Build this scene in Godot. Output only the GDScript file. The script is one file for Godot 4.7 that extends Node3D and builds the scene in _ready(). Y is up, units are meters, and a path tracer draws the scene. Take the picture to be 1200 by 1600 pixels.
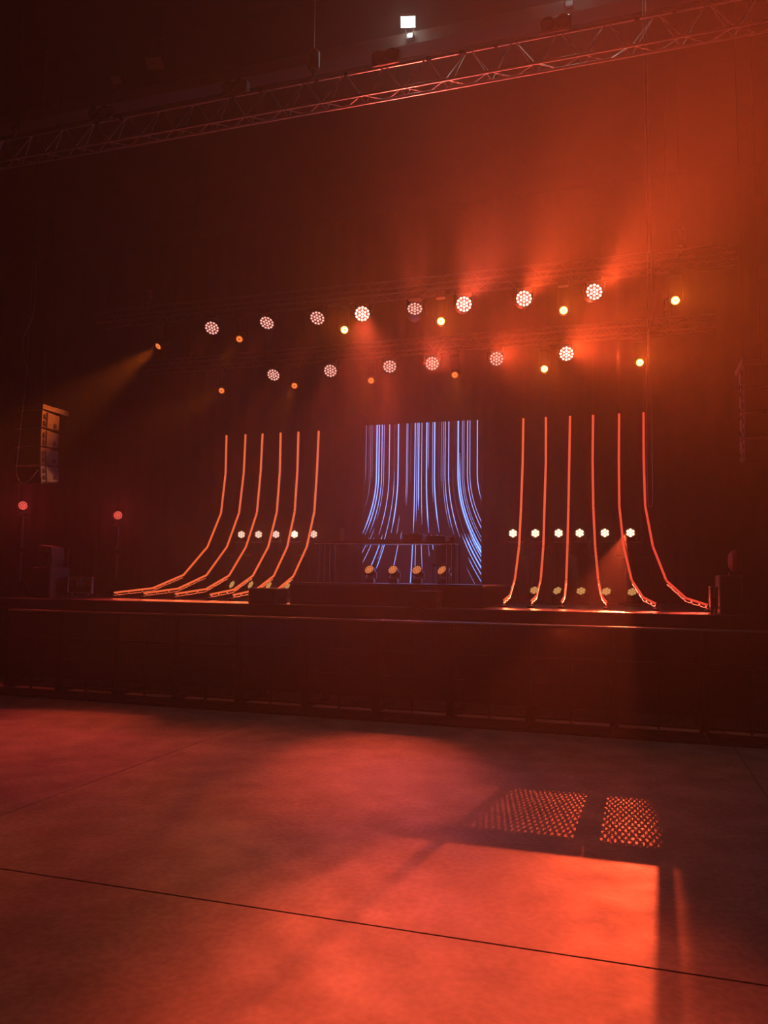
extends Node3D
# An empty arena floor in front of a hazy red concert stage. x runs along the stage, z towards the viewer, metres.

const EYE := Vector3(0, 1.7, 0)
const SIDE := Vector3(0.9545, 0.0135, -0.2979)   # the camera's right
const UPWARD := Vector3(0.0135, 0.996, 0.0886)    # the camera's up
const DECK := 1.32
var rng := RandomNumberGenerator.new()
var cache := {}
var M := {}


# ---------------------------------------------------------------- helpers
func numbered(called: String) -> String:
	if not has_node(NodePath(called)):
		return called
	var k: int = cache.get("n_" + called, 1)
	cache["n_" + called] = k + 1
	return "%s_%03d" % [called, k]


func tag(o: Node, label := "", category := "", group := "", kind := "") -> Node:
	if label: o.set_meta("label", label)
	if category: o.set_meta("category", category)
	if group: o.set_meta("group", group)
	if kind: o.set_meta("kind", kind)
	return o


func thing(called: String, at: Vector3, label: String, category: String, group := "") -> Node3D:
	var o := Node3D.new()
	o.name = numbered(called)
	add_child(o)
	o.position = at
	tag(o, label, category, group)
	return o


func put(called: String, mesh: Mesh, mat: Material, parent: Node, where: Transform3D) -> MeshInstance3D:
	var o := MeshInstance3D.new()
	o.name = numbered(called) if parent == self else called
	o.mesh = mesh
	o.material_override = mat
	parent.add_child(o, true)
	o.global_transform = where
	return o


func at(p: Vector3) -> Transform3D:
	return Transform3D(Basis(), p)


func face(st: SurfaceTool, pts: Array, middle: Vector3) -> void:
	var c := Vector3.ZERO
	for p in pts: c += p
	c /= pts.size()
	var ok := Plane(pts[0], pts[1], pts[2]).normal.dot(c - middle) > 0.0
	for i in range(1, pts.size() - 1):
		st.add_vertex(pts[0])
		st.add_vertex(pts[i] if ok else pts[i + 1])
		st.add_vertex(pts[i + 1] if ok else pts[i])


func finish(st: SurfaceTool) -> ArrayMesh:
	st.generate_normals()
	return st.commit()


func begin() -> SurfaceTool:
	var st := SurfaceTool.new()
	st.begin(Mesh.PRIMITIVE_TRIANGLES)
	st.set_smooth_group(-1)
	return st


func add_cbox(st: SurfaceTool, size: Vector3, b: float, mid := Vector3.ZERO) -> void:
	var h := size / 2.0
	var ax := [Vector3.RIGHT, Vector3.UP, Vector3.BACK]
	for i in 3:
		var j := (i + 1) % 3
		var k := (i + 2) % 3
		for s in [-1.0, 1.0]:
			var n: Vector3 = ax[i] * (h[i] * s)
			var u: Vector3 = ax[j] * (h[j] - b)
			var v: Vector3 = ax[k] * (h[k] - b)
			face(st, [mid + n + u + v, mid + n + u - v, mid + n - u - v, mid + n - u + v], mid)
			if b > 0.0:
				for t in [-1.0, 1.0]:   # the bevel between face i and face j
					var a1: Vector3 = ax[i] * (h[i] * s) + ax[j] * ((h[j] - b) * t)
					var a2: Vector3 = ax[i] * ((h[i] - b) * s) + ax[j] * (h[j] * t)
					face(st, [mid + a1 + v, mid + a1 - v, mid + a2 - v, mid + a2 + v], mid)
	if b > 0.0:
		for x in [-1.0, 1.0]:
			for y in [-1.0, 1.0]:
				for z in [-1.0, 1.0]:
					face(st, [mid + Vector3(h.x * x, (h.y - b) * y, (h.z - b) * z), mid + Vector3((h.x - b) * x, h.y * y, (h.z - b) * z), mid + Vector3((h.x - b) * x, (h.y - b) * y, h.z * z)], mid)


func cbox(size: Vector3, b := 0.006) -> Mesh:
	var key := "b%v%.4f" % [size, b]
	if not cache.has(key):
		var st := begin()
		add_cbox(st, size, minf(b, 0.3 * minf(size.x, minf(size.y, size.z))))
		cache[key] = finish(st)
	return cache[key]


func cyl(r0: float, r1: float, h: float, sides := 10) -> Mesh:   # r0 at the bottom, r1 at the top
	var key := "c%.4f_%.4f_%.3f_%d" % [r0, r1, h, sides]
	if not cache.has(key):
		var c := CylinderMesh.new()
		c.bottom_radius = r0
		c.top_radius = r1
		c.height = h
		c.radial_segments = sides
		c.rings = 1
		cache[key] = c
	return cache[key]


func lathe(key: String, profile: Array, sides := 20) -> Mesh:   # [radius, height] pairs round the y axis
	if cache.has(key):
		return cache[key]
	var st := SurfaceTool.new()
	st.begin(Mesh.PRIMITIVE_TRIANGLES)
	for i in profile.size() - 1:
		st.set_smooth_group(i + 1)
		var p: Vector2 = profile[i]
		var q: Vector2 = profile[i + 1]
		for k in sides:
			var a := TAU * k / sides
			var b := TAU * (k + 1) / sides
			var da := Vector3(cos(a), 0, sin(a))
			var db := Vector3(cos(b), 0, sin(b))
			var v := [da * p.x + Vector3.UP * p.y, db * p.x + Vector3.UP * p.y, db * q.x + Vector3.UP * q.y, da * q.x + Vector3.UP * q.y]
			for tri in [[0, 1, 2], [0, 2, 3]]:
				var t := [v[tri[0]], v[tri[1]], v[tri[2]]]
				if (t[1] - t[0]).cross(t[2] - t[0]).length() > 1e-9:
					for x in t: st.add_vertex(x)
	cache[key] = finish(st)
	return cache[key]


func along(d: Vector3) -> Basis:   # y axis along d
	var y := d.normalized()
	var x := y.cross(Vector3.FORWARD if absf(y.z) < 0.9 else Vector3.RIGHT).normalized()
	return Basis(x, y, x.cross(y))


func aimed(d: Vector3) -> Basis:   # y axis along d, x axis level
	var y := d.normalized()
	var x := y.cross(Vector3.UP).normalized()
	return Basis(x, y, x.cross(y))


func pipe(called: String, a: Vector3, b: Vector3, r: float, mat: Material, parent: Node, sides := 8) -> MeshInstance3D:
	var n := snappedf(a.distance_to(b), 0.001)
	return put(called, cyl(r, r, n, sides), mat, parent, Transform3D(along(b - a), (a + b) / 2.0))


func bar(called: String, a: Vector3, b: Vector3, w: float, t: float, mat: Material, parent: Node) -> MeshInstance3D:
	return put(called, cbox(Vector3(w, snappedf(a.distance_to(b), 0.001), t), 0.003), mat, parent, Transform3D(along(b - a), (a + b) / 2.0))


func box(called: String, lo: Vector3, hi: Vector3, mat: Material, parent: Node, b := 0.006) -> MeshInstance3D:
	return put(called, cbox(hi - lo, b), mat, parent, at((lo + hi) / 2.0))


func cable_mesh(pts: Array, r: float, sides := 6) -> Mesh:
	var c := Curve3D.new()
	for i in pts.size():
		var t: Vector3 = (pts[mini(i + 1, pts.size() - 1)] - pts[maxi(i - 1, 0)]) / 6.0
		c.add_point(pts[i], -t, t)
	c.bake_interval = 0.05
	var line := c.get_baked_points()
	var st := SurfaceTool.new()
	st.begin(Mesh.PRIMITIVE_TRIANGLES)
	for i in line.size() - 1:
		var ring := []
		for e in [0, 1]:
			var j: int = i + e
			var d := line[mini(j + 1, line.size() - 1)] - line[maxi(j - 1, 0)]
			var b := along(d)
			for k in sides:
				ring.append(line[j] + (b.x * cos(TAU * k / sides) + b.z * sin(TAU * k / sides)) * r)
		var mid := (line[i] + line[i + 1]) / 2.0
		for k in sides:
			var k2 := (k + 1) % sides
			face(st, [ring[k], ring[k2], ring[sides + k2], ring[sides + k]], mid)
	return finish(st)


func metal(c: Color, rough := 0.4, m := 0.8) -> StandardMaterial3D:
	var o := StandardMaterial3D.new()
	o.albedo_color = c
	o.roughness = rough
	o.metallic = m
	return o


func matte(c: Color, rough := 0.8) -> StandardMaterial3D:
	return metal(c, rough, 0.0)


func glow(c: Color, energy: float) -> StandardMaterial3D:   # c is a linear colour
	var o := StandardMaterial3D.new()
	o.albedo_color = Color(0.05, 0.05, 0.05)
	o.roughness = 0.4
	o.emission_enabled = true
	o.emission = Color(c.r, c.g, c.b).linear_to_srgb()
	o.emission_energy_multiplier = energy
	return o


func spot(parent: Node, p: Vector3, d: Vector3, c: Color, energy: float, half_angle: float, soft: float, size: float) -> void:
	var l := SpotLight3D.new()
	l.name = "spot_light"
	l.light_color = c.linear_to_srgb()
	l.light_energy = energy
	l.spot_range = 60.0
	l.spot_attenuation = 2.0
	l.spot_angle = half_angle
	l.spot_angle_attenuation = soft
	l.light_size = size
	l.shadow_enabled = true
	parent.add_child(l, true)
	l.global_transform = Transform3D(Basis.looking_at(d, Vector3.UP), p)


func omni(parent: Node, p: Vector3, c: Color, energy: float, size := 0.03) -> void:
	var l := OmniLight3D.new()
	l.name = "omni_light"
	l.light_color = c.linear_to_srgb()
	l.light_energy = energy
	l.omni_range = 60.0
	l.omni_attenuation = 2.0
	l.light_size = size
	l.shadow_enabled = true
	parent.add_child(l, true)
	l.global_position = p


func area(parent: Node, where: Transform3D, size: Vector2, c: Color, energy: float) -> void:
	var l := AreaLight3D.new()
	l.name = "area_light"
	l.light_color = c.linear_to_srgb()
	l.light_energy = energy
	l.area_size = size
	l.area_range = 40.0
	l.area_attenuation = 2.0
	l.shadow_enabled = true
	parent.add_child(l, true)
	l.global_transform = where


func noise_tex(seed_: int, freq: float, lo: Color, hi: Color, size := 512, octaves := 5, mid := 0.5) -> NoiseTexture2D:
	var n := FastNoiseLite.new()
	n.seed = seed_
	n.frequency = freq
	n.fractal_octaves = octaves
	var t := NoiseTexture2D.new()
	t.width = size
	t.height = size
	t.seamless = true
	t.noise = n
	var g := Gradient.new()
	g.offsets = PackedFloat32Array([0.15, mid, 0.85])
	g.colors = PackedColorArray([lo, lo.lerp(hi, 0.5), hi])
	t.color_ramp = g
	return t


# ---------------------------------------------------------------- lamps
const RED := Color(1.0, 0.078, 0.018)
const PINK := Color(1.0, 0.085, 0.034)
const AMBER := Color(1.0, 0.15, 0.01)


func cells(n_rings: int, pitch: float) -> Array:
	var out := [Vector2.ZERO]
	for ring in range(1, n_rings + 1):
		for k in 6 * ring:
			var a := TAU * (k + 0.5 * (ring % 2)) / (6 * ring)
			out.append(Vector2(cos(a), sin(a)) * pitch * ring)
	return out


# A moving head: base, two yoke arms and a round head with a face of small lenses. lens = middle of the face, mount = where its base sits.
func wash(called: String, lens: Vector3, mount: Vector3, d: Vector3, r: float, rings: int, face_mat: Material, cell_mat: Material, label: String, category: String, group: String) -> Node3D:
	d = d.normalized()
	var o := thing(called, mount, label, category, group)
	var hang := 1.0 if mount.y > lens.y else -1.0
	var b := aimed(d)
	var hl := r * 1.9
	var head_at := Transform3D(b, lens - d * 0.012)
	var pivot := lens - d * hl * 0.55
	box("base", mount + Vector3(-r * 0.9, -0.045 - 0.04 * hang, -r * 0.75), mount + Vector3(r * 0.9, 0.045 - 0.04 * hang, r * 0.75), M.black, o, 0.012)
	for s in [-1.0, 1.0]:
		var side: Vector3 = b.x * s * r * 1.16
		var top := mount + Vector3(0, -0.07 * hang, 0) + side
		bar("yoke_arm", top, pivot + side, 0.035, r * 0.5, M.black, o)
	if hang > 0.0:
		put("clamp", cyl(0.035, 0.035, 0.05, 12), M.dark_metal, o, Transform3D(Basis(Vector3.FORWARD, PI / 2), mount + Vector3(0, 0.03, 0)))
	var head := put("head", lathe("head%.3f" % r, [Vector2(0, -hl), Vector2(r * 0.55, -hl * 0.97), Vector2(r * 0.9, -hl * 0.72), Vector2(r * 1.02, -hl * 0.35), Vector2(r * 1.04, 0.0), Vector2(r * 1.04, 0.022), Vector2(r * 0.96, 0.022), Vector2(r * 0.94, 0.004), Vector2(0, 0.004)]), M.black, o, head_at)
	put("face_plate", cyl(r * 0.93, r * 0.93, 0.006, 24), face_mat, head, head_at * at(Vector3(0, 0.007, 0)))
	var p := r * 0.8 / rings
	for c in cells(rings, p):
		put("lens_cell", lathe("cell%.3f%d" % [r, rings], [Vector2(p * 0.36, 0), Vector2(p * 0.36, 0.004), Vector2(p * 0.22, 0.009), Vector2(0, 0.010)], 10), cell_mat, head, head_at * at(Vector3(c.x, 0.010, c.y)))
	return o


# A small profile spot: one round glass in a barrel, hung on a short arm.
func profile(called: String, lens: Vector3, mount: Vector3, d: Vector3, r: float, glass: Material, core: Material, label: String, category: String, group: String) -> Node3D:
	d = d.normalized()
	var o := thing(called, mount, label, category, group)
	var b := aimed(d)
	var head_at := Transform3D(b, lens - d * 0.01)
	box("base", mount + Vector3(-0.09, -0.10, -0.07), mount + Vector3(0.09, 0.0, 0.07), M.black, o, 0.01)
	put("clamp", cyl(0.035, 0.035, 0.05, 12), M.dark_metal, o, Transform3D(Basis(Vector3.FORWARD, PI / 2), mount + Vector3(0, 0.03, 0)))
	var pivot := lens - d * 0.13
	for s in [-1.0, 1.0]:
		var side: Vector3 = b.x * s * (r + 0.03)
		bar("yoke_arm", mount + Vector3(0, -0.09, 0) + side, pivot + side, 0.022, 0.05, M.black, o)
	var head := put("head", lathe("barrel%.3f" % r, [Vector2(0, -0.3), Vector2(r * 0.9, -0.29), Vector2(r * 1.25, -0.2), Vector2(r * 1.25, -0.1), Vector2(r * 1.15, 0.0), Vector2(r * 1.15, 0.02), Vector2(r * 1.02, 0.02), Vector2(r, 0.0), Vector2(0, 0.0)]), M.black, o, head_at)
	put("front_glass", lathe("glass%.3f" % r, [Vector2(r * 0.98, 0.002), Vector2(r * 0.9, 0.010), Vector2(r * 0.6, 0.017), Vector2(0, 0.02)]), glass, head, head_at)
	put("bright_ring", lathe("core%.3f" % r, [Vector2(r * 0.72, 0.014), Vector2(r * 0.6, 0.021), Vector2(r * 0.45, 0.023), Vector2(r * 0.4, 0.02)]), core, head, head_at)
	return o


func towards(p: Vector3, u: float, v: float) -> Vector3:   # from p past the viewer, u metres to the right and v above
	return (EYE + SIDE * u + UPWARD * v - p).normalized()


const ORDER := ["first", "second", "third", "fourth", "fifth", "sixth", "seventh", "eighth"]


func nth(i: int, n: int) -> String:
	return "leftmost" if i == 0 else "rightmost" if i == n - 1 else ORDER[i] + " from left"


func _ready() -> void:
	rng.seed = 7
	# ------------------------------------------------------------ camera, air, exposure
	var cam := Camera3D.new()
	cam.name = "camera"
	add_child(cam)
	cam.position = EYE
	cam.rotation_order = EULER_ORDER_YXZ
	cam.rotation = Vector3(deg_to_rad(5.08), deg_to_rad(17.4), 0.0136)
	cam.fov = 66.8
	cam.near = 0.05
	cam.far = 100.0
	cam.current = true
	var env := Environment.new()
	env.background_mode = Environment.BG_COLOR
	env.background_color = Color(0, 0, 0)
	env.tonemap_mode = Environment.TONE_MAPPER_LINEAR
	env.tonemap_exposure = 1.0
	env.sdfgi_enabled = true
	env.ssao_enabled = true
	env.ssil_enabled = true
	env.volumetric_fog_enabled = true
	env.volumetric_fog_density = 0.0062
	env.volumetric_fog_albedo = Color(1, 1, 1)
	env.volumetric_fog_anisotropy = 0.45
	var we := WorldEnvironment.new()
	we.name = "world"
	we.environment = env
	add_child(we)
	materials()
	shell()
	stage()
	barriers()
	trusses()
	overhead_lamps()
	stage_lamps()
	led_rods()
	screen()
	table()
	speakers()
	cases()
	ceiling_things()
	cables()


func materials() -> void:
	M.black = metal(Color(0.05, 0.05, 0.055), 0.45, 0.2)
	M.dark_metal = metal(Color(0.16, 0.16, 0.17), 0.4, 0.7)
	M.steel = metal(Color(0.42, 0.42, 0.44), 0.35, 0.9)
	M.alu = metal(Color(0.72, 0.72, 0.74), 0.38, 0.85)
	M.dark_alu = metal(Color(0.3, 0.3, 0.32), 0.45, 0.8)
	M.dark_glass = metal(Color(0.12, 0.1, 0.1), 0.15, 0.3)
	M.black_paint = matte(Color(0.06, 0.06, 0.065), 0.55)
	M.black_cloth = matte(Color(0.03, 0.03, 0.035), 0.95)
	M.black_cloth.metallic_specular = 0.03
	M.rubber = matte(Color(0.04, 0.04, 0.04), 0.9)
	M.grille = matte(Color(0.045, 0.045, 0.05), 0.7)
	M.case_red = matte(Color(0.42, 0.10, 0.11), 0.6)
	M.case_black = matte(Color(0.07, 0.06, 0.06), 0.5)
	M.off_glass = matte(Color(0.55, 0.5, 0.45), 0.3)
	M.speaker = matte(Color(0.32, 0.31, 0.31), 0.6)
	var paint := noise_tex(11, 0.03, Color(0.75, 0.75, 0.75), Color(1, 1, 1), 256)
	M.speaker.albedo_texture = paint
	M.speaker.uv1_triplanar = true
	M.wall = matte(Color(0.12, 0.12, 0.125), 0.9)
	M.wall.albedo_texture = noise_tex(3, 0.01, Color(0.7, 0.7, 0.7), Color(1, 1, 1), 256)
	M.wall.uv1_triplanar = true
	M.wall.uv1_world_triplanar = true
	M.wall.uv1_scale = Vector3.ONE * 0.2
	M.wall.metallic_specular = 0.15
	M.deck = matte(Color(0.30, 0.29, 0.29), 0.4)
	M.deck.albedo_texture = noise_tex(5, 0.02, Color(0.65, 0.65, 0.65), Color(1, 1, 1), 512)
	M.deck.uv1_triplanar = true
	M.deck.uv1_world_triplanar = true
	M.deck.uv1_scale = Vector3.ONE * 0.5
	# polished concrete: broad cloudy stains, finer mottling, patchy sheen
	var f := StandardMaterial3D.new()
	f.albedo_color = Color(0.66, 0.64, 0.62)
	f.albedo_texture = noise_tex(21, 0.008, Color(0.82, 0.82, 0.82), Color(1, 1, 1), 1024, 6)
	f.roughness = 0.62
	f.roughness_texture = noise_tex(22, 0.012, Color(0.85, 0.85, 0.85), Color(1, 1, 1), 1024, 5)
	f.metallic_specular = 0.45
	f.uv1_triplanar = true
	f.uv1_world_triplanar = true
	f.uv1_scale = Vector3.ONE * 0.22
	f.detail_enabled = true
	f.detail_blend_mode = BaseMaterial3D.BLEND_MODE_MUL
	f.detail_albedo = noise_tex(23, 0.03, Color(0.86, 0.86, 0.86), Color(1, 1, 1), 1024, 6)
	f.detail_uv_layer = BaseMaterial3D.DETAIL_UV_2
	f.uv2_triplanar = true
	f.uv2_world_triplanar = true
	f.uv2_scale = Vector3.ONE * 0.55
	var flat_noise := FastNoiseLite.new()
	flat_noise.seed = 24
	flat_noise.frequency = 0.05
	flat_noise.fractal_octaves = 4
	var bumps := NoiseTexture2D.new()
	bumps.width = 1024
	bumps.height = 1024
	bumps.seamless = true
	bumps.noise = flat_noise
	f.heightmap_enabled = true
	f.heightmap_texture = bumps
	f.heightmap_scale = 0.03
	M.concrete = f
	M.beam = matte(Color(0.4, 0.38, 0.36), 0.8)
	M.grout = matte(Color(0.2, 0.19, 0.18), 0.9)


func slab_struct(called: String, lo: Vector3, hi: Vector3, mat: Material) -> Node:
	return tag(box(called, lo, hi, mat, self, 0.0), "", "", "", "structure")


func shell() -> void:
	var x0 := -20.3
	var x1 := 11.74
	var fl := slab_struct("floor", Vector3(x0 - 0.3, -0.4, -19.9), Vector3(x1 + 0.3, -0.012, 12.5), M.grout)
	var g := 0.0045
	for i in 6:
		for k in 6:   # concrete bays with sawn joints between them
			var lo := Vector3(x0 + i * 5.34 + g, -0.0125, -19.84 + k * 5.34 + g)
			box("concrete_bay", lo, lo + Vector3(5.34 - 2 * g, 0.0125, 5.34 - 2 * g), M.concrete, fl, 0.003)
	slab_struct("ceiling", Vector3(x0 - 0.3, 11.2, -19.9), Vector3(x1 + 0.3, 11.5, 12.5), M.wall)
	slab_struct("wall_back", Vector3(x0 - 0.3, -0.4, -20.2), Vector3(x1 + 0.3, 11.5, -19.9), M.wall)
	slab_struct("wall_front", Vector3(x0 - 0.3, -0.4, 12.2), Vector3(x1 + 0.3, 11.5, 12.5), M.wall)
	slab_struct("wall_left", Vector3(x0 - 0.3, -0.4, -19.9), Vector3(x0, 11.5, 12.2), M.wall)
	slab_struct("wall_right", Vector3(x1, -0.4, -19.9), Vector3(x1 + 0.3, 11.5, 12.2), M.wall)
	for z in [-11.12, -5.0, 1.0, 7.0]:   # roof beams along the stage
		slab_struct("trim_1" if z < -11.0 else "trim_%d" % (3 + int((z + 5.0) / 6.0)), Vector3(x0, 10.04, z - 0.14), Vector3(x1, 10.24, z + 0.14), M.beam)
		slab_struct("trim_%d" % (6 + int(z + 12.0)), Vector3(x0, 10.24, z - 0.04), Vector3(x1, 11.2, z + 0.04), M.wall)


func pleats(key: String, w: float, h: float, pitch: float, depth: float) -> Mesh:
	if cache.has(key):
		return cache[key]
	var st := SurfaceTool.new()
	st.begin(Mesh.PRIMITIVE_TRIANGLES)
	st.set_smooth_group(0)
	var n := int(w / pitch * 6.0)
	for i in n:
		var q := []
		for e in [0, 1]:
			var x: float = -w / 2.0 + w * (i + e) / n
			var d: float = depth * sin(TAU * x / pitch) + depth * 0.5 * sin(TAU * x / pitch / 2.7)
			q.append(Vector3(x, 0, d))
			q.append(Vector3(x, h, d * 0.6))
		for off in [0.0, -0.012]:
			var o := Vector3(0, 0, off)
			face(st, [q[0] + o, q[1] + o, q[3] + o, q[2] + o], Vector3(q[0].x, h / 2, -9.0 if off == 0.0 else 9.0))
	cache[key] = finish(st)
	return cache[key]


func stage() -> void:
	var s := thing("stage_platform", Vector3(-5.1, 0, -11.0), "wide low black stage platform with a worn deck behind the crowd barriers", "stage")
	var lo_x := -11.8
	for i in 7:   # deck panels of 1.9 m
		for k in 3:
			var lo := Vector3(lo_x + i * 1.9 + 0.002, DECK - 0.1, -16.7 + k * 1.9 + 0.002)
			box("deck_panel", lo, lo + Vector3(1.896, 0.1, 1.896), M.deck, s, 0.003)
	box("deck_edge", Vector3(lo_x, DECK - 0.16, -11.0), Vector3(lo_x + 13.3, DECK - 0.005, -10.97), M.black_paint, s)
	put("skirt", pleats("skirt", 13.3, 1.16, 0.21, 0.014), M.black_cloth, s, at(Vector3(-5.15, 0.0, -11.04)))
	for i in 8:
		for k in 3:
			pipe("leg", Vector3(lo_x + 0.1 + i * 1.87, 0, -16.5 + k * 2.6), Vector3(lo_x + 0.1 + i * 1.87, DECK - 0.1, -16.5 + k * 2.6), 0.03, M.dark_metal, s)
	var c := put("backdrop_curtain", pleats("backdrop", 31.6, 10.9, 0.45, 0.05), M.black_cloth, self, at(Vector3(-4.3, 0.0, -17.9)))
	tag(c, "full height black pleated curtain closing off the back of the stage", "curtain")
	# the central riser and the two boxes at the stage lip
	var r := thing("stage_riser", Vector3(-3.6, DECK, -11.5), "long black riser at mid stage carrying the video screen and table", "riser")
	box("top_board", Vector3(-5.18, 1.625, -15.45), Vector3(-2.05, 1.66, -11.5), M.black_paint, r)
	box("front_panel", Vector3(-5.17, DECK, -11.54), Vector3(-2.06, 1.625, -11.515), M.black_cloth, r)
	for x in [-5.165, -2.085]:
		box("side_panel", Vector3(x, DECK, -15.44), Vector3(x + 0.025, 1.625, -11.541), M.black_cloth, r)
	for q in [[-5.68, -5.2, "small black speaker box at the stage lip before the left light rods"], [-3.07, -2.67, "small black speaker box at the stage lip in front of the riser"]]:
		var b := thing("front_fill", Vector3((q[0] + q[1]) / 2.0, DECK, -11.15), q[2], "speaker", "")
		box("cabinet", Vector3(q[0], DECK, -11.48), Vector3(q[1], 1.565, -11.06), M.black_paint, b, 0.012)
		box("grille", Vector3(q[0] + 0.015, DECK + 0.015, -11.06), Vector3(q[1] - 0.015, 1.55, -11.045), M.grille, b, 0.004)
		box("handle", Vector3(q[1] - 0.002, 1.43, -11.33), Vector3(q[1] + 0.012, 1.46, -11.2), M.dark_metal, b, 0.004)


func wire_panel(w: float, h: float) -> Mesh:   # diamond mesh of flat wires
	var st := begin()
	var pitch := 0.026
	var n := int((w + h) / pitch) + 1
	for s in [-1.0, 1.0]:
		for i in range(1, n):
			var c := i * pitch   # line x + y = c from corner to corner
			var x_a := minf(c, w)
			var x_b := maxf(c - h, 0.0)
			if x_a - x_b < 0.01: continue
			var a := Vector3(x_a - w / 2.0, c - x_a - h / 2.0, 0)
			var b := Vector3(x_b - w / 2.0, c - x_b - h / 2.0, 0)
			if s > 0:
				a.x = -a.x
				b.x = -b.x
			var t := Vector3((b - a).y, -(b - a).x, 0).normalized() * 0.0053
			var zz := Vector3(0, 0, 0.0015)
			var o := Vector3(0, 0, 0.0014 * s)
			var m := (a + b) / 2.0 + o
			face(st, [a + t + zz + o, b + t + zz + o, b - t + zz + o, a - t + zz + o], m)
			face(st, [a + t - zz + o, b + t - zz + o, b - t - zz + o, a - t - zz + o], m)
			face(st, [a + t + zz + o, b + t + zz + o, b + t - zz + o, a + t - zz + o], m)
			face(st, [a - t + zz + o, b - t + zz + o, b - t - zz + o, a - t - zz + o], m)
	return finish(st)


func barriers() -> void:
	var spots := ["at the left edge, below the tall dark speaker box", "below the black flight case at the left", "below the foot of the outermost left light rod", "below the feet of the third and fourth left light rods", "below the left black speaker box at the stage lip", "below the left end of the table and the screen's left edge", "below the black speaker box in front of the riser", "below the screen's right edge and the first right light rod", "below the second and third right light rods", "below the feet of the fourth and fifth right light rods", "below the speaker box at the right end of the stage", "at the right edge of the photo, beyond the stage"]
	var n := 12
	var x0 := -9.08
	var w := 0.99
	var z := -9.75
	var rows := [[0.09, 0.45], [0.485, 0.765], [0.80, 1.15]]
	var nets := []
	for r in rows: nets.append(wire_panel(0.455, r[1] - r[0]))
	for i in n:
		var x := x0 + i * w
		var label: String = "black mesh crowd barrier " + spots[i]
		var o := thing("crowd_barrier", Vector3(x + w / 2.0, 0, z), label, "barrier", "crowd barriers in front of the stage")
		pipe("top_rail", Vector3(x + 0.001, 1.18, z), Vector3(x + w - 0.001, 1.18, z), 0.017, M.alu, o, 12)
		for u in [0.024, 0.495, 0.966]:
			bar("upright", Vector3(x + u, 0.03, z), Vector3(x + u, 1.168, z), 0.047 if u != 0.495 else 0.02, 0.04, M.dark_metal, o)
		for y in [0.07, 0.467, 0.782, 1.158]:
			bar("cross_rail", Vector3(x + 0.045, y, z), Vector3(x + w - 0.045, y, z), 0.02 if y > 1.0 else 0.03, 0.03, M.dark_metal, o)
		for r in 3:
			for u in [0.2625, 0.7275]:
				put("mesh_panel", nets[r], M.dark_metal, o, at(Vector3(x + u, (rows[r][0] + rows[r][1]) / 2.0, z + 0.012)))
		box("foot_plate", Vector3(x + 0.005, 0.012, z + 0.02), Vector3(x + w - 0.005, 0.026, z + 0.6), M.dark_metal, o, 0.004)
		box("plate_lip", Vector3(x + 0.005, 0.0, z + 0.575), Vector3(x + w - 0.005, 0.03, z + 0.605), M.black_paint, o, 0.004)
		for q in 5:
			box("plate_rib", Vector3(x + 0.03, 0.026, z + 0.1 + q * 0.1), Vector3(x + w - 0.03, 0.031, z + 0.115 + q * 0.1), M.dark_metal, o, 0.002)
		for u in [0.03, 0.96]:
			bar("brace", Vector3(x + u, 0.02, z - 0.8), Vector3(x + u, 0.77, z - 0.03), 0.03, 0.04, M.dark_metal, o)
			bar("foot_bar", Vector3(x + u, 0.02, z - 0.85), Vector3(x + u, 0.02, z), 0.04, 0.03, M.dark_metal, o)


# A lattice of tubes. chords: [y, z] of each; faces: pairs of chords that a zigzag joins.
func truss(called: String, xa: float, xb: float, chords: Array, faces: Array, pitch: float, r: float, mat: Material, label: String) -> Node3D:
	var o := thing(called, Vector3((xa + xb) / 2.0, chords[0][0], chords[0][1]), label, "truss")
	for c in chords:
		pipe("chord", Vector3(xa, c[0], c[1]), Vector3(xb, c[0], c[1]), r, mat, o, 10)
	var n := int((xb - xa) / pitch)
	for f in faces:
		var p: Array = chords[f[0]]
		var q: Array = chords[f[1]]
		for i in n:
			var x := xa + 0.02 + i * pitch
			pipe("brace", Vector3(x, p[0], p[1]), Vector3(x + pitch * 0.46, q[0], q[1]), r * 0.32, mat, o, 6)
			pipe("brace", Vector3(x + pitch * 0.54, q[0], q[1]), Vector3(x + pitch * 0.98, p[0], p[1]), r * 0.32, mat, o, 6)
	return o


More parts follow.
